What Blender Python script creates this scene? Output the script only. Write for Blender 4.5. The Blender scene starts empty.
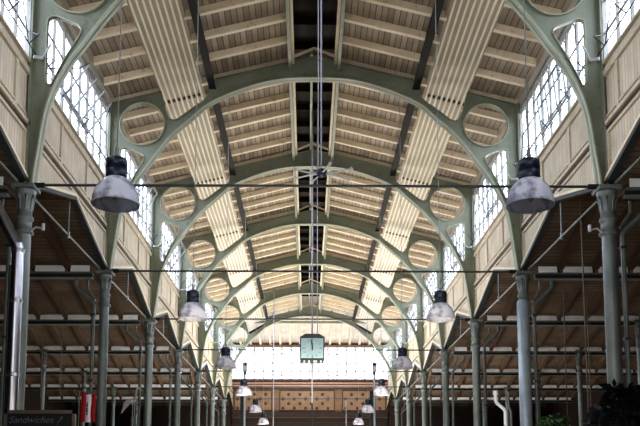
import bpy, bmesh, math, random
from mathutils import Vector, Matrix
random.seed(7)
E0 = 1.7                      # eye height above the floor; all z below are given above eye level
C = bpy.context.scene.collection
PI = math.pi
Y1, L = 12.9876, 5.3168
def yn(n): return Y1 + (n - 1) * L
XW = 4.7
ORD = ['nearest', 'second', 'third', 'fourth', 'fifth', 'sixth', 'seventh', 'eighth', 'ninth', 'tenth']

# ---------------------------------------------------------------- materials
def new_mat(name):
    m = bpy.data.materials.new(name); m.use_nodes = True
    nt = m.node_tree; b = nt.nodes['Principled BSDF']
    return m, nt, b
def srgb(r, g, b):
    f = lambda c: ((c / 255 + .055) / 1.055) ** 2.4 if c > 10 else c / 255 / 12.92
    return (f(r), f(g), f(b), 1)
def mix(nt, fac, a, b, mode='MIX'):
    n = nt.nodes.new('ShaderNodeMix'); n.data_type = 'RGBA'; n.blend_type = mode
    for s, v in ((0, fac), (6, a), (7, b)):
        if hasattr(v, 'links'): nt.links.new(v, n.inputs[s])
        else: n.inputs[s].default_value = v
    return n.outputs[2]
def noise(nt, scale, detail=3, vec=None, rough=.55):
    n = nt.nodes.new('ShaderNodeTexNoise'); n.inputs['Scale'].default_value = scale
    n.inputs['Detail'].default_value = detail; n.inputs['Roughness'].default_value = rough
    if vec: nt.links.new(vec, n.inputs['Vector'])
    return n.outputs['Fac']
def ramp(nt, fac, stops):
    n = nt.nodes.new('ShaderNodeValToRGB'); e = n.color_ramp.elements
    while len(e) < len(stops): e.new(.5)
    for i, (p, c) in enumerate(stops): e[i].position = p; e[i].color = c
    nt.links.new(fac, n.inputs[0]); return n.outputs[0]
def mathn(nt, op, a, b=None):
    n = nt.nodes.new('ShaderNodeMath'); n.operation = op
    for i, v in enumerate((a, b)):
        if v is None: continue
        if hasattr(v, 'links'): nt.links.new(v, n.inputs[i])
        else: n.inputs[i].default_value = v
    return n.outputs[0]
def worldpos(nt):
    g = nt.nodes.new('ShaderNodeNewGeometry'); return g.outputs['Position']
def paint(name, c1, c2, rough=.5, metal=0, scale=3, dirt=None, spec=.4):
    m, nt, b = new_mat(name)
    p = worldpos(nt)
    col = ramp(nt, noise(nt, scale, 5, p), [(.3, c1), (.7, c2)])
    if dirt:
        d = ramp(nt, noise(nt, scale * 4.3, 6, p, .7), [(.56, (0, 0, 0, 1)), (.72, (1, 1, 1, 1))])
        col = mix(nt, d, col, dirt)
    nt.links.new(col, b.inputs['Base Color'])
    b.inputs['Roughness'].default_value = rough; b.inputs['Metallic'].default_value = metal
    b.inputs['Specular IOR Level'].default_value = spec
    return m
def boards(name, c1, c2, axis, width, groove, dark=.35, rough=.7):
    """boards lying side by side along a world axis, with a dark joint between them"""
    m, nt, b = new_mat(name)
    p = worldpos(nt); s = nt.nodes.new('ShaderNodeSeparateXYZ'); nt.links.new(p, s.inputs[0])
    u = mathn(nt, 'DIVIDE', s.outputs[axis], width)
    fr = mathn(nt, 'FRACT', u); fl = mathn(nt, 'FLOOR', u)
    w = nt.nodes.new('ShaderNodeTexWhiteNoise'); w.noise_dimensions = '1D'; nt.links.new(fl, w.inputs['W'])
    col = mix(nt, w.outputs['Value'], c1, c2)
    g = ramp(nt, noise(nt, 2.2, 5, p), [(.3, (.78, .78, .78, 1)), (.7, (1.08, 1.08, 1.08, 1))])
    col = mix(nt, 1.0, col, g, 'MULTIPLY')
    j = mathn(nt, 'LESS_THAN', fr, groove)
    col = mix(nt, j, col, tuple(x * dark for x in c1[:3]) + (1,))
    nt.links.new(col, b.inputs['Base Color']); b.inputs['Roughness'].default_value = rough
    b.inputs['Specular IOR Level'].default_value = .2
    return m
M = {}
M['green'] = paint('green_paint', (.155, .172, .13, 1), (.22, .238, .185, 1), .5, 0, 1.5, (.11, .12, .09, 1))
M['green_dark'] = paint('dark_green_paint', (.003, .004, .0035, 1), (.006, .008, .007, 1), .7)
M['soffit'] = paint('flange_paint', (.24, .26, .19, 1), (.32, .34, .26, 1), .5, 0, 2)
M['cream'] = paint('cream_paint', (.62, .53, .39, 1), (.74, .64, .49, 1), .6, 0, 2, (.5, .36, .22, 1))
M['rafter'] = paint('rafter_paint', (.68, .585, .44, 1), (.84, .76, .61, 1), .6, 0, 1.5, (.5, .36, .22, 1))
M['roofboard'] = boards('roof_boards', (.30, .25, .20, 1), (.47, .405, .33, 1), 0, .125, .13, .35)
M['hipboard'] = boards('hip_boards', (.70, .65, .57, 1), (.80, .75, .67, 1), 0, .125, .1, .7)
M['slat'] = paint('louvre_paint', (.82, .77, .66, 1), (.90, .86, .76, 1), .6, 0, 2)
M['slatback'] = paint('louvre_back_paint', (.44, .405, .33, 1), (.51, .47, .39, 1), .8)
M['wallboard'] = boards('wall_boards', (.50, .44, .34, 1), (.58, .51, .40, 1), 1, .115, .13, .6)
M['moulding'] = paint('moulding_paint', (.42, .37, .28, 1), (.52, .45, .35, 1), .6, 0, 3, (.25, .2, .14, 1))
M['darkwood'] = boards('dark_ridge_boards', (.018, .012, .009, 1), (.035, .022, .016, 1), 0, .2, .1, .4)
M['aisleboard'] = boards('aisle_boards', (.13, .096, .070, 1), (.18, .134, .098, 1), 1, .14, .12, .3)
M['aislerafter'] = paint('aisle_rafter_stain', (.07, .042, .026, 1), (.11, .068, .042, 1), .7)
M['steel'] = paint('grey_green_column_paint', (.10, .12, .12, 1), (.165, .19, .185, 1), .35, .1, 2, (.12, .13, .125, 1))
M['capital'] = paint('dark_capital_paint', (.09, .105, .105, 1), (.17, .195, .19, 1), .4, .1, 6)
M['steel_dark'] = paint('dark_steel', (.03, .036, .038, 1), (.05, .06, .06, 1), .4, .3)
M['flashing'] = paint('pale_flashing', (.66, .70, .76, 1), (.84, .88, .94, 1), .45, .0, 4)
M['chrome'] = paint('polished_flue', (.33, .33, .36, 1), (.42, .42, .46, 1), .3, 1.0, 3)
M['zinc'] = paint('blue_zinc', (.32, .38, .44, 1), (.44, .5, .57, 1), .35, .3, 3)
M['cord'] = paint('pale_cord', (.35, .36, .38, 1), (.45, .46, .48, 1), .5)
M['cord_dark'] = paint('brown_cord', (.10, .08, .07, 1), (.15, .12, .1, 1), .6)
M['navy'] = paint('navy_housing', (.012, .016, .035, 1), (.025, .032, .06, 1), .35)
M['black'] = paint('black_lacquer', (.006, .006, .007, 1), (.012, .012, .013, 1), .5)
M['mullion'] = paint('window_bar_paint', (.2, .21, .2, 1), (.32, .32, .3, 1), .5, 0, 4)
M['mullion_pale'] = paint('pale_window_bar_paint', (.30, .31, .30, 1), (.42, .41, .38, 1), .5, 0, 4)
M['brownwood'] = paint('carved_brown_wood', (.16, .095, .055, 1), (.22, .135, .08, 1), .5, 0, 3)
M['tanpanel'] = paint('tan_panel', (.19, .12, .072, 1), (.25, .165, .1, 1), .5, 0, 4)
M['pinkband'] = paint('rose_band', (.30, .19, .14, 1), (.38, .25, .19, 1), .5, 0, 4)
M['rosette'] = paint('rosette_paint', (.045, .018, .012, 1), (.07, .03, .02, 1), .5)
M['darkbrown'] = paint('dark_brown_wood', (.02, .012, .009, 1), (.035, .02, .014, 1), .6)
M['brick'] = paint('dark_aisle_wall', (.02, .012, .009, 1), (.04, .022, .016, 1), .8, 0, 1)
M['floor'] = paint('concrete_floor', (.14, .13, .12, 1), (.2, .19, .175, 1), .6, 0, .7)
M['red'] = paint('red_cloth', (.22, .008, .012, 1), (.30, .012, .016, 1), .8)
M['white'] = paint('white_cloth', (.6, .58, .66, 1), (.7, .68, .76, 1), .8)
M['frame'] = paint('sign_frame_wood', (.10, .075, .06, 1), (.15, .11, .085, 1), .6)
M['chalk'] = paint('grey_chalk', (.09, .11, .14, 1), (.15, .17, .2, 1), .9, 0, 20)
M['clockface'] = paint('pale_blue_dial', (.24, .34, .38, 1), (.28, .38, .42, 1), .4)
M['leaf'] = paint('dark_leaf', (.008, .010, .014, 1), (.018, .022, .028, 1), .4)
M['leaf_green'] = paint('green_leaf', (.012, .03, .012, 1), (.03, .06, .025, 1), .4)
M['greyplumage'] = paint('grey_plumage', (.25, .25, .27, 1), (.5, .48, .5, 1), .6, 0, 18)
M['lilac_rod'] = paint('lilac_rod', (.27, .265, .32, 1), (.34, .335, .39, 1), .4)
def glass_mat():
    m = bpy.data.materials.new('window_glass'); m.use_nodes = True; nt = m.node_tree; nt.nodes.clear()
    o = nt.nodes.new('ShaderNodeOutputMaterial'); t = nt.nodes.new('ShaderNodeBsdfTransparent')
    t.inputs[0].default_value = (.93, .95, 1, 1)
    g = nt.nodes.new('ShaderNodeBsdfGlossy'); g.inputs['Roughness'].default_value = .05
    x = nt.nodes.new('ShaderNodeMixShader'); x.inputs[0].default_value = .05
    nt.links.new(t.outputs[0], x.inputs[1]); nt.links.new(g.outputs[0], x.inputs[2]); nt.links.new(x.outputs[0], o.inputs[0])
    return m
M['glass'] = glass_mat()
def dome_mat():
    m, nt, b = new_mat('prismatic_acrylic')
    p = nt.nodes.new('ShaderNodeTexCoord').outputs['Object']
    s = nt.nodes.new('ShaderNodeSeparateXYZ'); nt.links.new(p, s.inputs[0])
    col = ramp(nt, noise(nt, 7, 4, p), [(.38, (.36, .36, .46, 1)), (.54, (.88, .88, .97, 1))])
    nt.links.new(col, b.inputs['Base Color']); b.inputs['Roughness'].default_value = .22
    b.inputs['Transmission Weight'].default_value = .25; b.inputs['IOR'].default_value = 1.2
    return m
M['dome'] = dome_mat()

# ---------------------------------------------------------------- mesh builder
class MB:
    def __init__(s): s.v = []; s.f = []; s.sm = []
    def add(s, vs, fs, smooth=False):
        k = len(s.v); s.v += [tuple(v) for v in vs]
        for f in fs: s.f.append([i + k for i in f]); s.sm.append(smooth)
        return s
    def box(s, x0, x1, y0, y1, z0, z1):
        if x0 > x1: x0, x1 = x1, x0
        if y0 > y1: y0, y1 = y1, y0
        if z0 > z1: z0, z1 = z1, z0
        return s.add([(x0,y0,z0),(x1,y0,z0),(x1,y1,z0),(x0,y1,z0),(x0,y0,z1),(x1,y0,z1),(x1,y1,z1),(x0,y1,z1)],
              [(0,3,2,1),(4,5,6,7),(0,1,5,4),(1,2,6,5),(2,3,7,6),(3,0,4,7)])
    def bar(s, a, b, w, h, up=(0, 0, 1)):
        """rectangular bar from a to b, w across and h along 'up'"""
        a, b, up = Vector(a), Vector(b), Vector(up); d = (b - a).normalized()
        x = d.cross(up)
        if x.length < 1e-4: x = d.cross(Vector((0, 1, 0)))
        x.normalize(); u = x.cross(d).normalized()
        P = [c + x * (i * w / 2) + u * (j * h / 2) for c in (a, b) for i, j in ((-1,-1),(1,-1),(1,1),(-1,1))]
        return s.add(P, [(0,1,2,3),(7,6,5,4),(0,4,5,1),(1,5,6,2),(2,6,7,3),(3,7,4,0)])
    def tube(s, pts, r, seg=8, cap=True):
        pts = [Vector(p) for p in pts]; n = len(pts); rr = r if isinstance(r, (list, tuple)) else [r] * n
        vs = []; prev = None
        for i, p in enumerate(pts):
            d = (pts[min(i + 1, n - 1)] - pts[max(i - 1, 0)]).normalized()
            x = prev - d * prev.dot(d) if prev is not None else d.cross(Vector((0, 0, 1)) if abs(d.z) < .9 else Vector((0, 1, 0)))
            x.normalize(); prev = x; y = d.cross(x)
            for k in range(seg):
                a = 2 * PI * k / seg; vs.append(p + (x * math.cos(a) + y * math.sin(a)) * rr[i])
        fs = [(i*seg+k, i*seg+(k+1)%seg, (i+1)*seg+(k+1)%seg, (i+1)*seg+k) for i in range(n-1) for k in range(seg)]
        s.add(vs, fs, True)
        if cap: s.add(vs[:seg], [list(range(seg))[::-1]]); s.add(vs[-seg:], [list(range(seg))])
        return s
    def lathe(s, prof, c=(0, 0, 0), seg=24, caps=True):
        c = Vector(c); vs = []
        for r, z in prof:
            for k in range(seg):
                a = 2 * PI * k / seg; vs.append(c + Vector((r * math.cos(a), r * math.sin(a), z)))
        n = len(prof)
        fs = [(i*seg+k, i*seg+(k+1)%seg, (i+1)*seg+(k+1)%seg, (i+1)*seg+k) for i in range(n-1) for k in range(seg)]
        s.add(vs, fs, True)
        if caps: s.add(vs[:seg], [list(range(seg))[::-1]]); s.add(vs[-seg:], [list(range(seg))])
        return s
    def prism(s, poly, fn, a, b):
        """poly of (u,v) swept between a and b; fn(u,v,t) gives the point"""
        n = len(poly); vs = [fn(u, v, a) for u, v in poly] + [fn(u, v, b) for u, v in poly]
        return s.add(vs, [list(range(n)), list(range(n, 2*n))[::-1]] + [(i, i + n, (i+1) % n + n, (i+1) % n) for i in range(n)])
    def sheet(s, pts, th, nrm):
        nv = Vector(nrm) * th; n = len(pts); P = [Vector(p) for p in pts]
        return s.add(P + [p + nv for p in P], [list(range(n)), list(range(n, 2*n))[::-1]] + [(i, i+n, (i+1)%n+n, (i+1)%n) for i in range(n)])
    def build(s, name, mat, parent=None):
        off = Vector(parent['_o']) if parent is not None else Vector((0, 0, 0))
        me = bpy.data.meshes.new(name)
        if parent is not None: vs = [tuple(Vector(v) - off) for v in s.v]
        else: vs = [(v[0], v[1], v[2] + E0) for v in s.v]
        me.from_pydata(vs, [], s.f); me.polygons.foreach_set('use_smooth', s.sm)
        me.materials.append(mat if not isinstance(mat, str) else M[mat])
        bm = bmesh.new(); bm.from_mesh(me); bmesh.ops.remove_doubles(bm, verts=bm.verts, dist=1e-5) if False else None
        bmesh.ops.recalc_face_normals(bm, faces=bm.faces); bm.to_mesh(me); bm.free()
        o = bpy.data.objects.new(name, me); C.objects.link(o)
        if parent is not None: o.parent = parent; o['_o'] = tuple(off)
        return o
def tag(o, label=None, cat=None, group=None, kind=None):
    for k, v in (('label', label), ('category', cat), ('group', group), ('kind', kind)):
        if v: o[k] = v
    return o
def thing(name, loc, label=None, cat=None, group=None, kind=None):
    o = bpy.data.objects.new(name, None); C.objects.link(o)
    o.empty_display_size = .2
    o.location = (loc[0], loc[1], loc[2] + E0); o['_o'] = tuple(loc)
    return tag(o, label, cat, group, kind)
def dup(root, loc, rz=0, label=None):
    r = root.copy(); C.objects.link(r); r.location = (loc[0], loc[1], loc[2] + E0); r.rotation_euler = (0, 0, rz)
    if label: r['label'] = label
    def rec(a, b):
        for ch in list(a.children):
            c = ch.copy(); C.objects.link(c); c.parent = b; rec(ch, c)
    rec(root, r)
    return r
def struct(mb, name, mat, label=None, cat=None):
    o = mb.build(name, mat); tag(o, label, cat, None, 'structure'); return o
def smooth_path(P, k=6):
    out = []
    for i in range(len(P) - 1):
        p0, p1, p2, p3 = P[max(i-1, 0)], P[i], P[i+1], P[min(i+2, len(P)-1)]
        for j in range(k):
            t = j / k
            out.append(tuple(.5 * ((2*p1[a]) + (-p0[a]+p2[a])*t + (2*p0[a]-5*p1[a]+4*p2[a]-p3[a])*t*t + (-p0[a]+3*p1[a]-3*p2[a]+p3[a])*t**3) for a in (0, 1)))
    out.append(P[-1]); return out
def plate(name, outline, holes, y, th, mat, parent):
    """flat plate with holes in the XZ plane"""
    cu = bpy.data.curves.new(name, 'CURVE'); cu.dimensions = '2D'; cu.fill_mode = 'BOTH'; cu.extrude = th / 2
    for pts in [outline] + holes:
        sp = cu.splines.new('POLY'); sp.points.add(len(pts) - 1)
        for i, (x, z) in enumerate(pts): sp.points[i].co = (x, z, 0, 1)
        sp.use_cyclic_u = True
    tmp = bpy.data.objects.new(name, cu); C.objects.link(tmp)
    dg = bpy.context.evaluated_depsgraph_get(); me = bpy.data.meshes.new_from_object(tmp.evaluated_get(dg))
    bpy.data.objects.remove(tmp)
    off = parent['_o']
    for v in me.vertices: v.co = Vector((v.co.x - off[0], -v.co.z + y - off[1], v.co.y - off[2]))
    me.materials.clear(); me.materials.append(M[mat])
    o = bpy.data.objects.new(name, me); C.objects.link(o); o.parent = parent; o['_o'] = tuple(off)
    return o
def ribbon(mb, pts, w, th, y, out=1):
    """flange that follows a path in XZ; w along Y, th thick"""
    n = len(pts); A = []
    for i in range(n):
        a, b = pts[max(i-1, 0)], pts[min(i+1, n-1)]; d = Vector((b[0]-a[0], b[1]-a[1])).normalized(); nn = Vector((-d.y, d.x)) * out
        p = Vector(pts[i]); A.append((p, p + nn * th))
    vs = []
    for p, q in A: vs += [(p.x, y-w/2, p.y), (p.x, y+w/2, p.y), (q.x, y+w/2, q.y), (q.x, y-w/2, q.y)]
    fs = []
    for i in range(n-1):
        for k in range(4): fs.append((i*4+k, i*4+(k+1)%4, (i+1)*4+(k+1)%4, (i+1)*4+k))
    fs += [(0,1,2,3), tuple((n-1)*4+k for k in (3,2,1,0))]
    mb.add(vs, fs)
def roofz(x): return 10.0 - .25 * abs(x)

# ---------------------------------------------------------------- the setting
f = MB().box(-14.6, 14.6, -8.4, 50.6, -1.75, -1.7); struct(f, 'floor', 'floor')
NB = range(-3, 8)               # bays: bay n runs from rib n to rib n+1
SN = {-1: 'left', 1: 'right'}
for s in (-1, 1):
    # nave side wall with a gable-topped opening in every bay
    w = MB()
    for n in NB:
        ya, yb = yn(n), yn(n+1); ym = (ya + yb) / 2
        w.sheet([(s*4.72, ya, 4.9), (s*4.72, ym, 5.62), (s*4.72, ym, 6.92), (s*4.72, ya, 6.92)], .05, (s, 0, 0))
        w.sheet([(s*4.72, ym, 5.62), (s*4.72, yb, 4.9), (s*4.72, yb, 6.92), (s*4.72, ym, 6.92)], .05, (s, 0, 0))
    # narrow strip above the windows
    w.box(s*4.72, s*4.77, yn(-3), yn(8), 8.6, 8.95)
    wall = struct(w, 'wall_' + SN[s], 'wallboard')
    wall['_o'] = (0, 0, -E0 + E0); wall['_o'] = (0, 0, 0)
    def kid(mb, name, mat):
        mb.v = [(v[0], v[1], v[2] + E0) for v in mb.v]; return mb.build(name, mat, wall)
    r = MB(); r.box(s*4.72, s*4.66, yn(-3), yn(8), 5.86, 5.93); r.box(s*4.72, s*4.68, yn(-3), yn(8), 5.72, 5.77); r.box(s*4.72, s*4.69, yn(-3), yn(8), 6.0, 6.04)
    kid(r, 'rail', 'moulding')
    r = MB(); r.box(s*4.72, s*4.704, yn(-3), yn(8), 5.80, 5.86); r.box(s*4.72, s*4.704, yn(-3), yn(8), 6.80, 6.84)
    kid(r, 'painted_shadow_joint', 'darkbrown')  # dark strips stand in for shadow lines by the rail and sill
    r = MB(); r.box(s*4.78, s*4.665, yn(-3), yn(8), 6.91, 6.94); r.box(s*4.72, s*4.67, yn(-3), yn(8), 6.70, 6.80); kid(r, 'window_sill', 'moulding')
    r = MB(); r.box(s*4.77, s*4.69, yn(-3), yn(8), 8.66, 8.72); kid(r, 'eaves_plate', 'mullion')
    for n in range(0, 8):
        ya, yb = yn(n), yn(n+1); ym = (ya + yb) / 2
        r = MB()
        for k in (.12, 1/3, 2/3, .88):
            y = ya + L * k; r.box(s*4.72, s*4.685, y-.05, y+.05, 5.93, 6.80)
        for a, b in ((ya, ym), (yb, ym)):
            sg = 1 if b > a else -1
            r.bar((s*4.70, a + sg*.2, 5.08), (s*4.70, b, 5.73), .05, .05)
            r.box(s*4.72, s*4.685, a + sg*.12, a + sg*.2, 4.98, 5.72)
        kid(r, 'panel_moulding', 'moulding')
        r = MB()
        for a in (ya, yb): r.bar((s*4.71, a, 4.90), (s*4.71, ym, 5.615), .12, .07)
        kid(r, 'verge_beam', 'steel_dark')
        r = MB()
        for a in (ya, yb): r.bar((s*4.66, a, 4.965), (s*4.66, ym, 5.68), .03, .05)
        kid(r, 'verge_board', 'cream')

# nave roof boards, one ceiling object per bay, with its rafters
for n in NB:
    ya, yb = yn(n), yn(n+1)
    if n < 7:
        c = MB()
        for s in (-1, 1):
            for x0, x1 in ((.56, 2.66), (3.50, 4.95)):
                c.sheet([(s*x0, ya, roofz(x0)+.17), (s*x1, ya, roofz(x1)+.17), (s*x1, yb, roofz(x1)+.17), (s*x0, yb, roofz(x0)+.17)], .04, (0, 0, 1))
        ce = struct(c, 'ceiling', 'roofboard'); ce['_o'] = (0, 0, 0)
        def kid(mb, name, mat):
            mb.v = [(v[0], v[1], v[2] + E0) for v in mb.v]; return mb.build(name, mat, ce)
        if n >= 0:
            for s in (-1, 1):
                for k in range(6):
                    y = ya + L * (k + .02) / 6 + (.09 if k == 0 else 0)
                    for x0, x1 in ((.6, 2.34), (3.56, 4.64)):
                        r = MB(); h = .15
                        r.sheet([(s*x0, y-.05, roofz(x0)+.01), (s*x1, y-.05, roofz(x1)+.01), (s*x1, y+.05, roofz(x1)+.01), (s*x0, y+.05, roofz(x0)+.01)], h, (0, 0, 1))
                        kid(r, 'rafter', 'rafter')
                    r = MB(); r.sheet([(s*2.42, y-.05, roofz(2.42)), (s*2.63, y-.05, roofz(2.63)), (s*2.63, y+.05, roofz(2.63)), (s*2.42, y+.05, roofz(2.42))], .16, (0, 0, 1))
                    kid(r, 'rafter_end', 'rafter')
        # dark raised ridge ventilator
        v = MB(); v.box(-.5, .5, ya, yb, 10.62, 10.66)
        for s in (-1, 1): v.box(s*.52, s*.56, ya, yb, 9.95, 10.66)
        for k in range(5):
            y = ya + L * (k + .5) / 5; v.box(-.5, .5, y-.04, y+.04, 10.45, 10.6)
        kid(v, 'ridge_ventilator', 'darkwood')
# hipped end bay (bay 7)
ya, yb = yn(7), yn(8)
def hipz(y): return 9.86 - (y - ya) / (yb - ya) * 1.15
c = MB()
c.add([(-4.9, yb, hipz(yb)+.15), (4.9, yb, hipz(yb)+.15), (.8, ya-.05, 10.05), (-.8, ya-.05, 10.05)], [(0, 1, 2, 3)]); c.box(-.7, .7, ya, ya+.1, 9.9, 10.7)
for s in (-1, 1): c.add([(s*4.9, yb, hipz(yb)+.15), (s*4.9, ya, roofz(4.9)+.17), (s*.5, ya, roofz(.5)+.17), (s*.8, ya-.05, 10.05)], [(0, 1, 2, 3)])
ce = struct(c, 'ceiling', 'hipboard'); ce['_o'] = (0, 0, 0)
def kid(mb, name, mat):
    mb.v = [(v[0], v[1], v[2] + E0) for v in mb.v]; return mb.build(name, mat, ce)
for k in range(-7, 8):
    x = k * .6; yt = ya + max(0, abs(x) - .8) / 4.0 * (yb - ya) if abs(x) > .8 else ya
    if yb - yt > .6:
        r = MB(); r.bar((x, yt, hipz(yt)+.05), (x, yb-.02, hipz(yb)+.05), .12, .2); kid(r, 'rafter', 'cream')
r = MB(); ym = ya + L*.30; r.box(-3.2, 3.2, ym-.08, ym+.08, hipz(ym)-.14, hipz(ym)-.02); kid(r, 'hip_beam', 'green')
r = MB()
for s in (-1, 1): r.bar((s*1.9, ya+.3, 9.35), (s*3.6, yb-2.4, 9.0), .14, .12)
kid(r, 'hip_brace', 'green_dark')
r = MB(); r.box(-4.66, 4.66, yb-.35, yb-.1, 8.58, 8.72); kid(r, 'wall_plate', 'brownwood')

# back of the hall behind the camera
b = MB(); b.box(-14.6, 14.6, -8.4, -8.3, -1.7, 11); struct(b, 'wall_back', 'wallboard')

# clerestory windows, one per bay and side
wi = 0
def arch_bars(mb, x, y0, y1, z0, z1):
    """a glazing bar frame with rounded head between y0 and y1"""
    r = (y1 - y0) / 2; ym = (y0 + y1) / 2
    pts = [(x, y0, z0)] + [(x, ym - r * math.cos(a), z1 - r + r * math.sin(a)) for a in [PI * i / 6 for i in range(7)]] + [(x, y1, z0)]
    for a, b in zip(pts[:-1], pts[1:]): mb.bar(a, b, .028, .028)
for s in (-1, 1):
    for n in NB:
        ya, yb = yn(n) + .1, yn(n+1) - .1; wi += 1
        t = thing('window_%d' % wi, (s*4.74, (ya+yb)/2, 6.95), None, None, None, 'structure')
        g = MB(); g.box(s*4.745, s*4.75, ya, yb, 6.95, 8.62); g.build('glass', 'glass', t)
        fr = MB()
        for z in (6.97, 8.60): fr.box(s*4.70, s*4.78, ya, yb, z-.03, z+.03)
        for y in (ya, yb): fr.box(s*4.70, s*4.78, y-.03, y+.03, 6.95, 8.62)
        fr.build('frame', 'mullion_pale', t)
        if n < 0: continue
        N = 9; dy = (yb - ya) / N
        b = MB()
        for k in range(1, N):
            th = .03 if k % 3 == 0 else .016
            b.box(s*4.715, s*4.765, ya+k*dy-th, ya+k*dy+th, 6.95, 8.62)
        b.box(s*4.73, s*4.76, ya, yb, 7.44, 7.465); b.box(s*4.73, s*4.76, ya, yb, 8.0, 8.02)
        b.build('mullions', 'mullion', t)
        a = MB()
        for k in (range(N) if s > 0 else ()): arch_bars(a, s*4.725, ya+k*dy+.035, ya+(k+1)*dy-.035, 8.05, 8.55)
        if s > 0: a.build('arched_heads', 'mullion_pale', t)
        # tilting sash, hinged at its lower edge
        ang = (.62 if n in (1, 2, 3, 5) else .25) if s < 0 else (.10 if n in (0, 1, 4) else .3)
        y0, y1 = ya + 3*dy + .03, ya + 6*dy - .03; h = .80; z0 = 7.30
        def P(y, q): return (s*(4.70 - math.sin(ang)*q), y, z0 + math.cos(ang)*q)
        h_ = MB()
        for q in (0, h): h_.bar(P(y0, q), P(y1, q), .035, .035)
        for k in range(4): h_.bar(P(y0+(y1-y0)*k/3, 0), P(y0+(y1-y0)*k/3, h), .026, .03)
        sa = h_.build('tilting_sash', 'mullion', t)
        g = MB(); g.add([P(y0, 0), P(y1, 0), P(y1, h), P(y0, h)], [(0, 1, 2, 3)]); g.build('glass', 'glass', sa)
        # winding gear: thin rods with folding stays
        w = MB()
        w.tube([(s*4.6, ya, 7.06), (s*4.6, yb, 7.06)], .012, 5)
        for k in (0.5, 2.2, 4.5, 6.8, 8.4):
            y = ya + k*dy
            w.tube([(s*4.60, y, 7.06), (s*4.48, y+.12, 7.28), (s*4.70, y+.2, 7.38)], .012, 5)
        w.tube([(s*4.62, ya+.3, 7.08), (s*4.40, ya+1.5, 7.72), P(y0, h)], .010, 5)
        w.tube([(s*4.62, yb-.3, 7.08), (s*4.40, yb-1.5, 7.72), P(y1, h)], .010, 5)
        w.build('winding_gear', 'steel_dark', t)

# ---------------------------------------------------------------- arch ribs
INN = [(0, 9.43), (.8, 9.39), (1.6, 9.18), (2.39, 8.83), (2.80, 8.47), (3.19, 8.12), (3.48, 7.77), (3.85, 7.24), (4.11, 6.86), (4.38, 6.23), (4.51, 5.36), (4.57, 4.85)]
inn = smooth_path(INN, 4)
OUT = [(4.66, 4.85), (4.66, 8.83), (3.53, 9.12), (3.47, 8.85), (3.40, 8.62), (3.33, 8.46), (3.22, 8.42), (3.12, 8.47), (2.66, 8.83), (2.46, 9.02), (2.42, 9.38), (2.30, 9.42), (0, 9.98)]
TRI = smooth_path([(4.45, 7.62), (4.43, 7.73), (4.31, 7.76), (4.12, 7.69), (3.95, 7.61), (3.90, 7.53), (3.93, 7.43), (4.06, 7.20), (4.20, 6.93), (4.33, 6.64), (4.38, 6.58), (4.43, 6.64), (4.45, 6.8), (4.45, 7.62)], 3)[:-1]
CIR = [(3.95 + .505*math.cos(a), 8.325 + .505*math.sin(a)) for a in [2*PI*i/36 for i in range(36)]]
def mir(P): return [(-x, z) for x, z in P]
y = 0.0
rib = thing('arch_rib', (0, y, 4.85), 'x', 'roof arch', 'green openwork arch ribs of the nave')
outline = inn + OUT                                   # right half: apex down the inside, up the outside
full = outline[:-1] + [(0, 9.98)] + mir(outline)[::-1][1:-1]
plate('web', full, [TRI, CIR, mir(TRI), mir(CIR)], y, .05, 'green', rib)
fl = MB(); ribbon(fl, inn, .22, .025, y, 1); ribbon(fl, mir(inn), .22, .025, y, -1); fl.build('arch_flange', 'soffit', rib)
fl = MB()
for sg in (1, -1):
    P = [(sg*x, z) for x, z in OUT[1:9]]; ribbon(fl, P, .14, .02, y, sg)
    ribbon(fl, [(sg*2.3, 9.42), (0, 9.98)], .16, .02, y, sg)
fl.build('top_flange', 'green', rib)
for sg in (-1, 1):
    fl = MB(); fl.box(sg*4.66, sg*4.69, y-.13, y+.13, 4.85, 8.83); fl.build('post_flange', 'green', rib)
    fl = MB(); P = [(sg*x, z) for x, z in CIR]; ribbon(fl, P + [P[0]], .15, .02, y, -sg); fl.build('ring_flange', 'soffit', rib)
    fl = MB(); P = [(sg*x, z) for x, z in TRI]; ribbon(fl, P + [P[0]], .10, .015, y, 1); fl.build('opening_flange', 'soffit', rib)
    fl = MB(); fl.tube([(sg*4.5, y-.05, 7.02), (sg*4.28, y-.35, 7.1)], .018, 6); fl.tube([(sg*4.62, y-.14, 7.0), (sg*4.5, y-.05, 7.02)], .03, 6); fl.build('crank_handle', 'cord', rib)
for n in range(1, 8):
    lab = 'green painted iron arch with round and triangular openings, %s to the camera' % (ORD[n-1]) if n == 1 else 'green painted iron arch with round and triangular openings, %s from the camera' % (ORD[n-1])
    if n == 1: rib.location.y = yn(1); rib['label'] = lab
    else: dup(rib, (0, yn(n), 4.85), 0, lab)

# longitudinal roof beams
for s in (-1, 1):
    t = thing('purlin_beam', (s*2.36, 20, 9.2), 'long black iron roof beam running beside the %s louvres' % SN[s], 'roof beam', 'black roof beams')
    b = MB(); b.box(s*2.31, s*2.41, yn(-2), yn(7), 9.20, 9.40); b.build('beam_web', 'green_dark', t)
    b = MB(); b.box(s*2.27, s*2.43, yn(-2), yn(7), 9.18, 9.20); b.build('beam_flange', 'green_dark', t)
    t = thing('ridge_beam', (s*.54, 20, 9.7), 'green and cream beam along the %s edge of the dark ridge slot' % SN[s], 'roof beam', 'ridge slot beams')
    b = MB(); b.box(s*.52, s*.60, yn(-2), yn(7), 9.62, 9.98); b.build('beam_web', 'green', t)
    b = MB(); b.box(s*.46, s*.52, yn(-2), yn(7), 9.80, 10.0); b.build('edge_strip', 'cream', t)
b = MB(); b.box(-.09, -.03, yn(2), yn(7), 10.05, 10.20); tag(b.build('ridge_bar', 'soffit'), 'thin pale bar down the middle of the dark ridge slot', 'roof beam')
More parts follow.
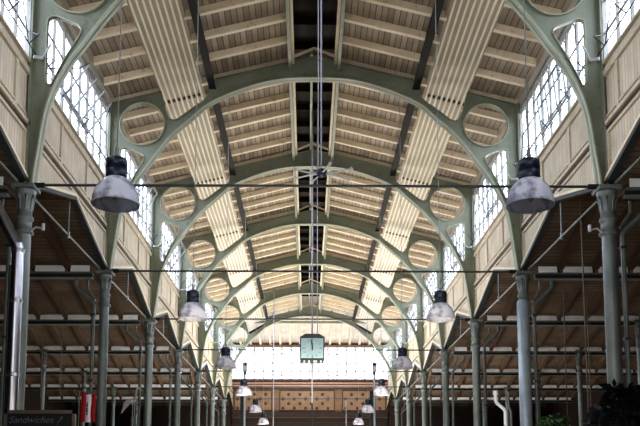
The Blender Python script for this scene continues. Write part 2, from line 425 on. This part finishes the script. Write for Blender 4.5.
for n in range(1, 8):
    b = MB()
    for s in (-1, 1): b.bar((s*.46, yn(n)-.15, 9.93), (0, yn(n)-.15, 10.12), .05, .05)
    tag(b.build('ridge_brace', 'cream'), 'small cream gable brace in the ridge slot over the %s arch' % ORD[n-1], 'brace', 'ridge slot braces')

# louvre strips, one unit per bay and side
def make_louvre(s):
    t = thing('louvre_panel', (s*3.08, 0, 9.2), 'x', 'louvre', 'cream louvre strips in the nave roof')
    b = MB(); b.box(s*2.60, s*2.62, 0, L, roofz(2.6)+.03, roofz(2.6)+.2); b.box(s*3.56, s*3.58, 0, L, roofz(3.58)+.03, roofz(3.58)+.22); b.build('side_board', 'slatback', t)
    b = MB(); b.sheet([(s*2.60, 0, roofz(2.6)+.05), (s*3.58, 0, roofz(3.58)+.05), (s*3.58, L, roofz(3.58)+.05), (s*2.60, L, roofz(2.6)+.05)], .02, (0, 0, 1)); b.build('backing', 'slatback', t)
    for k in range(8):
        x = 2.68 + k * .119; z = roofz(x)
        b = MB(); b.prism([(-.022, -.005), (.022, -.005), (.035, .05), (-.01, .05)], lambda u, v, q: (s*(x+u), q, z+v), 0, L)
        b.build('slat', 'slat', t)
    for sg, q in ((0, .6),):
        for k in range(8):
            x = 2.68 + k * .119; z = roofz(x)
            b = MB(); b.box(s*(x+.03), s*(x+.09), q-.045, q+.045, z-.0, z+.05); b.build('bracket', 'aislerafter', t)
    return t
for s in (-1, 1):
    t = make_louvre(s)
    for n in range(1, 7):
        lab = 'cream louvre strip of eight long slats in the %s roof slope, %s from the camera' % (SN[s], ORD[n-1])
        if n == 1: t.location.y = yn(1); t['label'] = lab
        else: dup(t, (s*3.08, yn(n), 9.2), 0, lab)
    b = MB(); b.box(s*2.58, s*3.6, yn(-3), yn(1), 9.5, 9.55); struct(b, 'ceiling', 'slat')

# ---------------------------------------------------------------- columns
def make_column(x, y, r, label, side, ground=-1.7, group='cast iron columns of the nave', pipe=True, sleeve=False, wide=1.0):
    t = thing('iron_column', (x, y, ground), label, 'column', group)
    b = MB(); b.lathe([(r*1.05, ground+.5), (r*1.02, 0), (r, 3.9), (r, 4.05)], (x, y, 0), 20); b.build('shaft', 'steel', t)
    b = MB(); b.lathe([(r*1.8, ground), (r*1.8, ground+.12), (r*1.35, ground+.22), (r*1.3, ground+.42), (r*1.05, ground+.5)], (x, y, 0), 20); b.build('base', 'steel', t)
    b = MB(); b.lathe([(r, 4.05), (r*1.35, 4.07), (r*1.35, 4.11), (r*1.05, 4.13), (r*1.05, 4.28), (r*1.25, 4.30), (r*1.25, 4.34), (r*1.02, 4.37), (r*1.03, 4.52), (r*1.12, 4.62), (r*1.4, 4.70), (r*1.5, 4.78)], (x, y, 0), 20)
    ca = b.build('capital', 'capital', t)
    b = MB()
    for k in range(8):
        a = 2*PI*(k+.5)/8; dx, dy = math.cos(a), math.sin(a)
        b.tube([(x+dx*r*1.0, y+dy*r*1.0, 4.46), (x+dx*r*1.1, y+dy*r*1.1, 4.60), (x+dx*r*1.42, y+dy*r*1.42, 4.69), (x+dx*r*1.6, y+dy*r*1.6, 4.65)], [.016, .02, .018, .009], 6)
    b.build('leaf_scrolls', 'capital', ca)
    b = MB(); b.box(x-.18, x+.18, y-.19, y+.19, 4.79, 4.85); b.build('cap_plate', 'capital', t)
    if sleeve:
        b = MB(); b.lathe([(r*1.02, 4.22), (r*1.3, 4.18), (r*1.3, ground+.5)], (x-.02, y-.03, 0), 20, False); b.build('pipe_sleeve', 'zinc', t)
    return t
def make_downpipe(x, y, s, label):
    t = thing('downpipe', (x, y, -1.7), label, 'pipe', 'rainwater pipes beside the columns')
    b = MB(); b.tube([(x, y, -1.7), (x, y, 4.02), (x, y, 4.12), (x+s*.06, y, 4.20), (x+s*.36, y, 4.48), (x+s*.42, y, 4.56), (x+s*.42, y, 4.7)], .042, 8); b.build('pipe', 'steel', t)
    b = MB(); b.tube([(x-s*.02, y+.04, 4.24), (x+s*.12, y+.04, 4.44), (x+s*.16, y+.04, 4.5), (x+s*.16, y+.04, 4.7)], .028, 8); b.build('branch_pipe', 'steel', t)
    for z in (.6, 2.4, 3.9): 
        b = MB(); b.box(x-s*.25 if False else x-.05, x+.05, y-.05, y+.05, z-.02, z+.02); b.build('clamp', 'steel_dark', t)
for s in (-1, 1):
    for n in range(1, 8):
        lab = '%s iron column from the camera on the %s side of the nave' % (ORD[n-1], SN[s])
        make_column(s*XW, yn(n), .112 if n != 2 else .105, lab, s, sleeve=(s > 0 and n == 2))
        make_downpipe(s*(XW+.27), yn(n)+.12, s, 'thin rainwater pipe beside the %s column on the %s of the nave' % (ORD[n-1], SN[s]))
    n0 = 4 if s < 0 else 3
    for n in range(n0, 8):
        make_column(s*9.42, yn(n), .085, 'slim iron column in the outer row of the %s aisle, %s from the camera' % (SN[s], ORD[n-n0]), s, group='outer row of aisle columns')
    # clamp and spotlight bracket on the first column
    t = thing('clamp_bracket', (s*XW, Y1, 4.1), 'dark clamp band with small pale arm round the %s near column' % SN[s], 'bracket')
    b = MB(); b.lathe([(.118, 4.07), (.124, 4.07), (.124, 4.12), (.118, 4.12)], (s*XW, Y1, 0), 20, False); b.build('band', 'black', t)
    b = MB(); b.tube([(s*(XW-.11), Y1-.05, 4.09), (s*(XW-.22), Y1-.1, 4.15), (s*(XW-.34), Y1-.12, 4.12)], .018, 6); b.tube([(s*(XW-.34), Y1-.12, 4.09), (s*(XW-.34), Y1-.12, 4.2)], .03, 6); b.build('arm', 'cord', t)

# tie rods across the nave and along the sides
for n in range(1, 8):
    t = thing('tie_rod', (0, yn(n), 4.87), 'thin dark tie rod spanning the nave below the %s arch' % ORD[n-1], 'tie rod', 'tie rods across the nave')
    b = MB(); b.tube([(-4.6, yn(n), 4.88), (4.6, yn(n), 4.88)], .022, 6); b.build('rod', 'steel_dark', t)
    for s in (-1, 1):
        b = MB(); b.tube([(s*4.58, yn(n), 4.88), (s*4.40, yn(n), 4.88)], .045, 8); b.build('end_socket', 'green_dark', t)
for s in (-1, 1):
    for n in range(0, 7):
        ya, yb = yn(n), yn(n+1); ym = (ya+yb)/2
        t = thing('gable_truss_tie', (s*4.76, ym, 4.88), 'rod with upright hanger across the %s gable opening of the %s aisle' % (ORD[n], SN[s]), 'tie rod', 'rods across the gable openings')
        b = MB(); b.tube([(s*4.78, ya+.2, 4.88), (s*4.78, yb-.2, 4.88)], .022, 6); b.build('rod', 'steel', t)
        b = MB(); b.tube([(s*4.78, ym, 4.84), (s*4.78, ym, 5.58)], .018, 6); b.tube([(s*4.78, ym, 4.82), (s*4.78, ym, 4.94)], .035, 6); b.build('hanger', 'steel', t)

# ---------------------------------------------------------------- aisles
XO = 14.3
for s in (-1, 1):
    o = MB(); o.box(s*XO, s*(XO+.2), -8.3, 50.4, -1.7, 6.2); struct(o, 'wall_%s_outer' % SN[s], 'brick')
    for n in NB:
        ya, yb = yn(n), yn(n+1); ym = (ya + yb) / 2
        c = MB()
        c.sheet([(s*4.78, ya, 5.03), (s*XO, ya, 5.03), (s*XO, ym, 5.74), (s*4.78, ym, 5.74)], .04, (0, 0, 1))
        c.sheet([(s*4.78, yb, 5.03), (s*XO, yb, 5.03), (s*XO, ym, 5.74), (s*4.78, ym, 5.74)], .04, (0, 0, 1))
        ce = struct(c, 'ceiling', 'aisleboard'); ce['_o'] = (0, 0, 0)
        if n < 0: continue
        def kid(mb, name, mat):
            mb.v = [(v[0], v[1], v[2] + E0) for v in mb.v]; return mb.build(name, mat, ce)
        for k in range(12):
            x = 5.51 + k*.79
            if x > XO: break
            for a in (ya, yb):
                sg = 1 if ym > a else -1
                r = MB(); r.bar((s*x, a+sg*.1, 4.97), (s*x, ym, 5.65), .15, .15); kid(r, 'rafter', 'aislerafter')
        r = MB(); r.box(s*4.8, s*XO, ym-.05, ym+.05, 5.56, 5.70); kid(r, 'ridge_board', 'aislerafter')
    for n in range(1, 8):
        t = thing('gutter_beam', (s*9.5, yn(n), 4.75), '%s dark gutter beam with pale flashing crossing the %s aisle' % (ORD[n-1], SN[s]), 'beam', 'gutter beams across the aisles')
        b = MB(); b.box(s*4.98, s*XO, yn(n)-.03, yn(n)+.03, 4.72, 4.80); b.build('beam_web', 'steel_dark', t)
        b = MB(); b.box(s*4.98, s*XO, yn(n)-.12, yn(n)+.12, 4.80, 4.825); b.box(s*4.98, s*XO, yn(n)-.09, yn(n)+.09, 4.705, 4.72); b.build('beam_flange', 'steel', t)
        b = MB()
        for k in range(12):
            x0 = (5.51 + (k-1)*.79) + .065; x1 = x0 + .66
            if k == 0: x0 = 5.02
            x1 = min(x1, XO)
            if x1 > x0: b.box(s*x0, s*x1, yn(n)-.15, yn(n)-.13, 4.83, 4.965)
        b.build('flashing', 'flashing', t)
    # end wall of the aisle
    e = MB(); e.box(s*4.7, s*XO, yn(8), yn(8)+.2, -1.7, 6.2); struct(e, 'wall_%s_end' % SN[s], 'brick')
    e = MB(); e.box(s*5.0, s*XO, yn(7)+1.5, yn(7)+1.6, -1.7, 3.4); struct(e, 'trim_%d' % (1 if s < 0 else 2), 'brick')

# ---------------------------------------------------------------- end wall
Y8 = yn(8)
e = MB(); e.box(-4.75, 4.75, Y8, Y8+.2, -1.7, 6.63); e.box(-4.9, 4.9, Y8, Y8+.2, 8.62, 9.2); ew = struct(e, 'wall_end', 'brownwood'); ew['_o'] = (0, 0, 0)
def kid(mb, name, mat):
    mb.v = [(v[0], v[1], v[2] + E0) for v in mb.v]; return mb.build(name, mat, ew)
k_ = MB(); k_.box(-4.7, 4.7, Y8-.2, Y8, 6.5, 6.63); kid(k_, 'window_sill', 'rosette')
k_ = MB(); k_.box(-4.7, 4.7, Y8-.12, Y8, 6.36, 6.46); k_.box(-4.7, 4.7, Y8-.1, Y8, 6.18, 6.30); kid(k_, 'cornice_band', 'pinkband')
k_ = MB(); k_.box(-4.7, 4.7, Y8-.11, Y8, 6.30, 6.36); k_.box(-4.7, 4.7, Y8-.09, Y8, 6.05, 6.10); kid(k_, 'cornice_dark_line', 'rosette')  # thin dark strips between and below the cornice bands
k_ = MB(); k_.box(-4.7, 4.7, Y8-.25, Y8, 4.35, 4.62); k_.box(-4.7, 4.7, Y8-.15, Y8, 4.0, 4.1); kid(k_, 'fascia', 'darkbrown')
def dots(mb, x0, x1):
    r = 0
    for z in (5.95, 5.72, 5.44, 5.16, 4.88):
        x = x0 + .22 + (.34 if r % 2 else 0)
        while x < x1 - .1:
            if z < 5.9:
                mb.add([(x + .10*math.cos(a), Y8-.07, z + .10*math.sin(a)) for a in [2*PI*i/8+.39 for i in range(8)]] + [(x, Y8-.11, z)], [(i, (i+1) % 8, 8) for i in range(8)])
            x += .68
        r += 1
for x0, x1 in ((-4.6, -2.3), (-1.85, 1.5), (1.95, 4.6)):
    k_ = MB(); k_.box(x0, x1, Y8-.06, Y8, 4.72, 5.98); p = kid(k_, 'ornament_panel', 'tanpanel')
    k_ = MB()
    for a, b in ((x0, x0+.05), (x1-.05, x1)): k_.box(a, b, Y8-.08, Y8, 4.72, 5.98)
    for a, b in ((4.72, 4.77), (5.93, 5.98)): k_.box(x0, x1, Y8-.08, Y8, a, b)
    k_.v = [(v[0], v[1], v[2] + E0) for v in k_.v]; k_.build('panel_frame', 'rosette', p)
    k_ = MB(); dots(k_, x0, x1); k_.v = [(v[0], v[1], v[2] + E0) for v in k_.v]; k_.build('rosettes', 'rosette', p)
# dark arched recesses below
for x, hw, zt in ((-3.4, .55, 3.5), (-1.9, .3, 3.9), (0, 1.1, 3.95), (1.9, .3, 3.9), (3.4, .55, 3.5)):
    k_ = MB(); pts = [(x-hw, -1.7)] + [(x - hw*math.cos(a), zt-hw*.6+hw*.6*math.sin(a)) for a in [PI*i/10 for i in range(11)]] + [(x+hw, -1.7)]
    k_.prism(pts, lambda u, v, q: (u, q, v), Y8-.05, Y8-.01); kid(k_, 'dark_archway', 'black')
k_ = MB(); k_.box(-4.7, 4.7, Y8-.03, Y8, -1.7, 4.3); kid(k_, 'lower_panelling', 'darkbrown')
t = thing('window_%d' % (wi+1), (0, Y8, 6.63), None, None, None, 'structure')
b = MB(); b.box(-4.7, 4.7, Y8+.02, Y8+.03, 6.63, 8.62); b.build('glass', 'glass', t)
b = MB()
for k in range(-8, 9): b.box(k*.56-.04-.03, k*.56+.04-.03, Y8-.05, Y8+.01, 6.63, 8.62)
for z in (6.66, 7.65, 8.6): b.box(-4.7, 4.7, Y8-.04, Y8+.01, z-.02, z+.02)
b.build('mullions', 'mullion', t)
for x in (-2.27, 1.09):
    b = MB()
    for k in range(3): b.box(x+k*.56-.035, x+k*.56+.035, Y8-.1, Y8-.04, 6.9, 8.2)
    for z in (6.9, 8.2): b.box(x, x+1.12, Y8-.1, Y8-.04, z-.035, z+.035)
    b.build('casement', 'steel_dark', t)

# ---------------------------------------------------------------- pendant lamps
def make_lamp():
    z = 2.667; t = thing('pendant_lamp', (0, 0, z), 'x', 'lamp', 'industrial pendant lamps down the nave')
    R = .225
    prof = [(R, 0), (R*1.02, .012), (R*.985, .03), (R*.96, .08), (R*.88, .14), (R*.74, .195), (R*.56, .24), (R*.42, .262)]
    inner = [(r-.008, zz) for r, zz in prof[::-1]]
    b = MB(); b.lathe(prof + inner + [prof[0]], (0, 0, z), 40, False); b.build('dome_shade', 'dome', t)
    b = MB(); b.lathe([(.07, .255), (.098, .258), (.1, .262), (.1, .34), (.094, .345), (.094, .355), (.1, .36), (.1, .44), (.085, .455), (.03, .46)], (0, 0, z), 28); ho = b.build('housing', 'navy', t)
    b = MB(); b.lathe([(.101, .345), (.104, .347), (.104, .353), (.101, .355)], (0, 0, z), 28, False); b.build('seam_band', 'black', ho)
    b = MB(); b.lathe([(.012, .25), (.03, .22), (.045, .14), (.03, .06), (.005, .04)], (0, 0, z), 14); b.build('bulb', 'cord', t)
    b = MB(); b.tube([(0, 0, z+.46), (0, 0, z+.56)], .018, 6); b.tube([(0, 0, z+.5), (0, 0, 9.0)], .006, 5); b.build('cord', 'mullion', t)
    return t
lamp = make_lamp(); first = True
for s in (-1, 1):
    for i in range(6):
        x = s*1.963; yy = 7.614 + i*5.3168
        lab = 'domed pendant lamp with dark blue housing, %s from the camera in the %s row' % (ORD[i], SN[s])
        if first: lamp.location = (x, yy, 2.667+E0); lamp['label'] = lab; first = False
        else: dup(lamp, (x, yy, 2.667), 0, lab)

# ---------------------------------------------------------------- clock
cy = 20.8; cx_ = -.03; t = thing('hall_clock', (cx_, cy, 3.15), 'square station clock with pale blue dial showing twelve, hanging mid nave', 'clock')
hw = .315; zb, zt = 3.24, 3.82
b = MB(); b.prism([(-hw, zb), (hw, zb), (hw, zt), (hw*.55, zt+.085), (-hw*.55, zt+.085), (-hw, zt)], lambda u, v, q: (cx_+u, q, v), cy-.11, cy+.11)
cs = b.build('case', 'steel_dark', t)
b = MB(); b.box(cx_-hw+.035, cx_+hw-.035, cy-.118, cy-.11, zb+.04, zt-.03); di = b.build('dial', 'clockface', t)
b = MB()
for k in range(12):
    a = 2*PI*k/12; rx = .215; px, pz = cx_+rx*math.sin(a), (zb+zt)/2+rx*math.cos(a)*.98; l = .05 if k % 3 else .07
    b.bar((px-l/2*math.sin(a), cy-.121, pz-l/2*math.cos(a)), (px+l/2*math.sin(a), cy-.121, pz+l/2*math.cos(a)), .012 if k % 3 else .02, .004, (0, 1, 0))
b.build('hour_marks', 'steel', di)
zc = (zb+zt)/2
b = MB(); b.bar((cx_+.01, cy-.126, zc-.04), (cx_-.03, cy-.126, zc+.225), .018, .005, (0, 1, 0)); b.build('minute_hand', 'black', t)
b = MB(); b.bar((cx_+.005, cy-.132, zc-.05), (cx_-.005, cy-.132, zc+.15), .028, .005, (0, 1, 0)); b.build('hour_hand', 'black', t)
b = MB(); b.box(cx_-hw+.02, cx_+hw-.02, cy-.13, cy+.1, zb-.09, zb-.005)
b.build('lower_housing', 'steel_dark', t)
b = MB()
for k in (-.2, -.08, .05, .1, .22): b.box(cx_+k-.02, cx_+k+.02, cy-.135, cy-.128, zb-.075, zb-.02)
b.build('lower_markings', 'cord', t)
b = MB(); b.tube([(cx_, cy, zt+.08), (cx_, cy, 9.95)], .02, 8); b.build('hanging_pole', 'lilac_rod', t)
b = MB(); b.tube([(cx_, cy, zb-.09), (cx_, cy, zb-.45)], .03, 8); b.tube([(cx_, cy, zb-.45), (cx_, cy, -1.7)], .018, 6); b.build('lower_pole', 'steel', t)
b = MB(); b.tube([(cx_+.13, cy, zt+.03), (cx_+.13, cy, 9.95)], .011, 6); tag(b.build('suspension_cable', 'lilac_rod'), 'thin pale cable dropping to the top of the hall clock', 'cable')

# star shaped hanging fitting near the ridge
fy, fz, fx = 10.33, 4.06, .03
t = thing('star_light_fitting', (fx, fy, fz), 'pale six-armed fitting with dark blue hub hanging high in the nave', 'light fitting')
b = MB(); b.lathe([(.02, -.06), (.055, -.045), (.062, 0), (.055, .035), (.02, .05)], (fx, fy, fz), 16); b.build('hub', 'navy', t)
for ex, ey, ez in ((-.34, .05, .06), (-.33, -.03, -.09), (.38, .05, .07), (.34, -.03, -.11), (-.12, .32, .0), (.10, -.3, .0)):
    b = MB(); b.tube([(fx, fy, fz-.01), (fx+ex*.5, fy+ey*.5, fz+ez*.35-.01), (fx+ex, fy+ey, fz+ez)], .011, 6); b.tube([(fx+ex*.97, fy+ey*.97, fz+ez-.01), (fx+ex*1.06, fy+ey*1.06, fz+ez+.012)], .022, 6); b.build('arm', 'cord', t)
b = MB(); b.tube([(fx-.003, fy, fz+.04), (fx-.003, fy, 10.0)], .010, 6); b.build('hanging_rod', 'lilac_rod', t)
b = MB(); b.tube([(fx-.04, fy+.1, fz-.0), (fx-.04, fy+.1, 10.0)], .006, 6); b.build('supply_cable', 'cord', t)

# masts with loudspeaker boxes
for s, x in ((-1, -2.43), (1, 2.28)):
    t = thing('speaker_mast', (x, 30, -1.7), 'slender blue-grey pole topped by a small box, %s of the clock' % SN[s], 'pole', 'slender poles with boxes')
    b = MB(); b.tube([(x, 30, -1.7), (x, 30, 4.2)], .042, 8); b.build('pole', 'zinc', t)
    b = MB(); b.box(x-.07, x+.09, 29.88, 30.06, 4.26, 4.58); b.build('box', 'zinc', t)
    b = MB(); b.box(x-.05, x+.07, 29.86, 29.88, 4.46, 4.55); b.build('grille', 'black', t)
    b = MB(); b.tube([(x, 30, 4.15), (x, 30, 4.3)], .06, 8); b.build('collar', 'steel_dark', t)
    b = MB(); b.box(x-.1-.06, x+.02-.06, 30.05, 30.2, -1.7, 3.55); b.build('cable_duct', 'black', t)
# loose cords hanging in the nave and in the aisles
def cord(x, y, z0, z1, label, m='cord', r=.012, grp=None):
    b = MB(); b.tube([(x, y, z0), (x+random.uniform(-.01, .01), y, (z0+z1)/2), (x, y, z1)], r, 5); tag(b.build('hanging_cord', m), label, 'cord', grp)
cord(-1.75, 38.9, -1.7, 9.5, 'pale cord hanging before the left part of the end wall', 'lilac_rod', .022)
cord(1.67, 38.9, -1.7, 4.2, 'pale cord hanging before the right part of the end wall', 'lilac_rod', .018)
for i, (x, y, z0, z1) in enumerate(((5.15, 15.6, -1.7, 5.6), (5.6, 15.0, -1.7, 5.4), (5.05, 13.6, 2.0, 5.1), (7.4, 22.0, -1.7, 5.2), (6.3, 20.5, 1.0, 5.5))):
    cord(x, y, z0, z1, '%s thin brown cord hanging in the right aisle, counted from the camera' % ORD[i], 'cord_dark', .016, 'cords in the right aisle')
for i, (x, y, z0, z1) in enumerate(((-5.5, 14.9, 0, 5.4), (-6.2, 16.9, 0, 5.4), (-7.6, 24.9, 2.8, 5.5), (-8.4, 25.6, 2.8, 5.5))):
    cord(x, y, z0, z1, '%s thin brown cord hanging in the left aisle, counted from the camera' % ORD[i], 'cord_dark', .014, 'cords in the left aisle')

# ---------------------------------------------------------------- foreground pieces at the bottom edge
t = thing('flue_pipe', (-4.44, 12.0, -1.7), 'polished steel flue pipe with slanting upper run before the near left column', 'pipe')
b = MB(); b.tube([(-4.43, 12, -1.7), (-4.43, 12, 3.50), (-4.45, 12, 3.60)], .088, 24); b.build('upright_pipe', 'chrome', t)
b = MB(); b.tube([(-4.44, 12, 3.56), (-4.95, 12, 4.50), (-5.05, 12, 4.62)], .082, 24); b.build('slanting_pipe', 'chrome', t)
for z in (.55, 1.65, 2.75, 3.50):
    b = MB(); b.lathe([(.088, z-.03), (.098, z-.02), (.098, z-.008), (.09, z), (.098, z+.008), (.098, z+.02), (.088, z+.03)], (-4.43, 12, 0), 24, False); b.build('joint_ring', 'chrome', t)
b = MB(); b.tube([(-4.56, 12.06, -1.7), (-4.56, 12.06, 3.3)], .02, 6); b.build('support_rod', 'steel_dark', t)

yb_ = 10.0; t = thing('chalkboard_sign', (-3.36, yb_, -1.7), 'black chalkboard sign in a wooden frame with grey handwriting', 'sign')
b = MB(); b.box(-3.76, -2.97, yb_, yb_+.03, .38, .91); b.build('board', 'black', t)
b = MB()
b.box(-3.79, -2.94, yb_-.02, yb_+.05, .90, .945); b.box(-3.79, -2.94, yb_-.02, yb_+.05, .35, .39)
for x in (-3.79, -2.975): b.box(x, x+.035, yb_-.02, yb_+.05, .35, .945)
b.build('frame', 'frame', t)
for x in (-3.7, -3.05):
    b = MB(); b.box(x, x+.05, yb_+.05, yb_+.1, -1.7, .9); b.build('post', 'frame', t)
def text_mesh(s_, size, name, mat, parent, x, y, z, shear=0, ext=.001, ry=0):
    cu = bpy.data.curves.new(name, 'FONT'); cu.body = s_; cu.size = size; cu.shear = shear; cu.extrude = ext
    tmp = bpy.data.objects.new(name, cu); C.objects.link(tmp)
    dg = bpy.context.evaluated_depsgraph_get(); me = bpy.data.meshes.new_from_object(tmp.evaluated_get(dg)); bpy.data.objects.remove(tmp)
    off = parent['_o']; c_, s1 = math.cos(ry), math.sin(ry)
    for v in me.vertices:
        a, b2 = v.co.x*c_ - v.co.y*s1, v.co.x*s1 + v.co.y*c_
        v.co = Vector((a + x - off[0], -v.co.z + y - off[1], b2 + z - off[2]))
    me.materials.clear(); me.materials.append(M[mat]); o = bpy.data.objects.new(name, me); C.objects.link(o); o.parent = parent; return o
text_mesh('Sandwiches', .115, 'handwriting', 'chalk', t, -3.74, yb_-.003, .79, .35)
text_mesh('?', .15, 'handwriting', 'chalk', t, -3.18, yb_-.003, .765, .5)

t = thing('banner', (-4.64, 17, 1.34), 'narrow banner in red, white and red stripes with dark marks', 'banner')
for i, (x0, x1, m) in enumerate(((-4.80, -4.695, 'red'), (-4.695, -4.59, 'white'), (-4.59, -4.49, 'red'))):
    b = MB(); N = 8; zt_ = (1.99, 1.93, 1.93)[i]; vs = []; fs = []
    for j in range(N+1):
        z = zt_ + (1.36-zt_)*j/N
        for k in range(5):
            x = x0 + (x1-x0)*k/4; vs.append((x+.004*math.sin(j*.8), 17+.02*math.sin((x*60))+.01*math.sin(j), z))
    for j in range(N):
        for k in range(4): fs.append((j*5+k, j*5+k+1, j*5+k+6, j*5+k+5))
    b.add(vs, fs, True); b.build('stripe', m, t)
b = MB()
for z, w_ in ((1.76, .012), (1.72, .016), (1.68, .014), (1.63, .02), (1.59, .022), (1.56, .014), (1.52, .018)): b.box(-4.652-w_, -4.652+w_, 16.955, 16.965, z-.014, z+.014)
b.build('emblem', 'black', t)
b = MB(); b.tube([(-4.83, 17, -1.7), (-4.83, 17, 2.0)], .014, 6); b.tube([(-4.83, 17, 1.99), (-4.48, 17, 1.96)], .01, 5); b.build('pole', 'steel', t)

# heron figurine on a post
t = thing('heron_figurine', (-4.14, 19, -1.7), 'pale long-necked heron figurine perched on a thin post', 'figurine')
b = MB(); b.tube([(-4.38, 19, 1.93), (-4.34, 19, 1.95), (-4.27, 19, 1.98), (-4.18, 19, 2.00), (-4.11, 19, 2.02), (-4.09, 19, 2.08), (-4.085, 19, 2.16), (-4.085, 19, 2.24), (-4.065, 19, 2.295), (-4.02, 19, 2.31), (-3.985, 19, 2.28), (-3.955, 19, 2.235)],
     [.012, .035, .06, .065, .045, .028, .024, .022, .024, .03, .02, .004], 12); b.build('body', 'greyplumage', t)
b = MB()
for k in range(5): b.tube([(-4.20-.02*k, 18.96, 1.98-.02*k), (-4.36-.01*k, 18.95, 1.90-.045*k)], [.028, .012], 6)
b.build('wing', 'greyplumage', t)
b = MB()
for x in (-4.16, -4.12): b.tube([(x, 19, 1.96), (x+.01, 19, 1.7), (x, 19, 1.62)], .009, 6)
b.build('legs', 'greyplumage', t)
b = MB(); b.tube([(-4.14, 19, -1.7), (-4.14, 19, 1.63)], .05, 10); b.build('post', 'steel', t)

# vent pipes at right
t = thing('vent_pipe', (3.42, 15, -1.7), 'bright zinc vent pipe with double bend at the lower right', 'pipe')
b = MB(); b.tube([(3.27, 15, 1.78), (3.27, 15, 1.60), (3.29, 15, 1.56), (3.41, 15, 1.46), (3.44, 15, 1.40), (3.44, 15, -1.7)], .034, 12); b.build('pipe', 'flashing', t)
b = MB(); b.lathe([(.034, 1.70), (.048, 1.71), (.048, 1.78), (.034, 1.79)], (3.27, 15, 0), 14); b.build('cowl', 'flashing', t)
t = thing('vent_pipe', (3.55, 15, -1.7), 'plain grey vent pipe just right of the bent zinc pipe', 'pipe')
b = MB(); b.tube([(3.50, 15, 1.76), (3.50, 15, 1.50), (3.54, 15, 1.40), (3.54, 15, -1.7)], .026, 10); b.build('pipe', 'steel', t)
b = MB(); b.lathe([(.026, 1.64), (.034, 1.65), (.034, 1.76), (.026, 1.77)], (3.50, 15, 0), 14); b.build('cowl', 'steel', t)

# leafy plants
def leafy(name, c, label, nl, spread, h, m, pot_r, z0=-1.7):
    t = thing(name, (c[0], c[1], z0), label, 'plant')
    b = MB(); b.lathe([(pot_r*.7, z0), (pot_r, z0+.5), (pot_r*1.05, z0+.52), (pot_r*.9, z0+.52), (pot_r*.6, z0+.45)], (c[0], c[1], 0), 16); b.build('pot', 'black', t)
    st = MB(); lf = MB()
    for i in range(nl):
        a = random.uniform(0, 2*PI); r = spread * math.sqrt(random.random()); zz = c[2] + random.uniform(-h, h)
        ex, ey = c[0] + r*math.cos(a), c[1] + r*math.sin(a)*.8
        if i % 6 == 0: st.tube([(c[0], c[1], z0+.4), (c[0]+(ex-c[0])*.3, c[1]+(ey-c[1])*.3, (z0+zz)/2), (ex, ey, zz)], [.015, .01, .004], 5)
        d = Vector((random.uniform(-1, 1), random.uniform(-.6, .6), random.uniform(-.5, .7))).normalized(); u = d.cross(Vector((random.random(), random.random(), 1))).normalized()
        l = random.uniform(.08, .16); w = l*.28; p = Vector((ex, ey, zz)); q = p + d*l; mm = p + d*l*.45 + Vector((0, 0, .015))
        lf.add([p, mm+u*w, q, mm-u*w, mm - Vector((0, 0, .02))], [(0, 1, 4), (1, 2, 4), (2, 3, 4), (3, 0, 4)])
    st.build('stems', m, t); lf.build('foliage', m, t)
leafy('potted_plant', (3.42, 9.0, .92), 'tall dark leafy plant at the lower right corner', 520, .30, .17, 'leaf', .22)
leafy('potted_plant', (3.62, 10.4, .86), 'dark leafy plant just behind the tall corner plant', 200, .24, .12, 'leaf', .2)
leafy('potted_plant', (3.42, 12.0, .95), 'green bushy plant low at the right before the columns', 160, .16, .08, 'leaf_green', .16)

# ---------------------------------------------------------------- light
W = bpy.data.worlds.new('World'); bpy.context.scene.world = W; W.use_nodes = True
bg = W.node_tree.nodes['Background']; bg.inputs[0].default_value = (.86, .92, 1, 1); bg.inputs[1].default_value = 4.6
def area(name, loc, rot, sx, sy, p, col):
    l = bpy.data.lights.new(name, 'AREA'); l.shape = 'RECTANGLE'; l.size = sx; l.size_y = sy; l.energy = p; l.color = col
    o = bpy.data.objects.new(name, l); C.objects.link(o); o.location = (loc[0], loc[1], loc[2]+E0); o.rotation_euler = rot; return o

# added fill: broad unseen lamps low over the floor, shining up into the roofs
UP = (PI, 0, 0)
FW = (PI*.70, 0, 0)
area('nave_fill_light', (0, 11, -.9), FW, 5, 7, 300, (1, .9, .76))
area('nave_fill_light', (0, 23, -.9), FW, 5, 10, 600, (1, .92, .80))
area('nave_fill_light', (0, 38, -.6), UP, 5, 13, 2000, (1, .93, .83))
for s in (-1, 1):
    area('aisle_fill_light', (s*9.5, 17, -.6), UP, 7, 16, 35, (1, .88, .74))
    area('aisle_fill_light', (s*9.5, 36, -.6), UP, 7, 18, 95, (1, .88, .74))

# daylight: sky brightness beyond the clerestory windows; plus an added unseen fill lamp behind the camera
for s in (-1, 1):
    for yy, ln, p in ((8, 18, 1500), (26, 18, 3200), (43, 16, 4200)):
        area('sky_light', (s*15.5, yy, 10.2), (0, s*PI/2, 0), 5, ln, p, (.93, .96, 1))
area('front_fill_light', (0, -7.5, 6.2), (PI/2, 0, 0), 8, 5, 430, (.95, .97, 1))

# ---------------------------------------------------------------- camera
cam = bpy.data.cameras.new('camera'); co = bpy.data.objects.new('camera', cam); C.objects.link(co)
cam.sensor_width = 36; cam.lens = 832/640*36; cam.clip_end = 300; cam.clip_start = .05
tilt, yaw, roll = .1183, .0046, .0012
co.matrix_world = Matrix.Translation((-.1436, 0, E0)) @ Matrix.Rotation(-yaw, 4, 'Z') @ Matrix.Rotation(PI/2 + tilt, 4, 'X') @ Matrix.Rotation(roll, 4, 'Z')
cam.shift_x = 8.5784/640; cam.shift_y = 177.5246/640
bpy.context.scene.camera = co
vs = bpy.context.scene.view_settings; vs.view_transform = 'Standard'; vs.look = 'Medium High Contrast'; vs.exposure = 0.3
for o in bpy.data.objects:
    if '_o' in o: del o['_o']
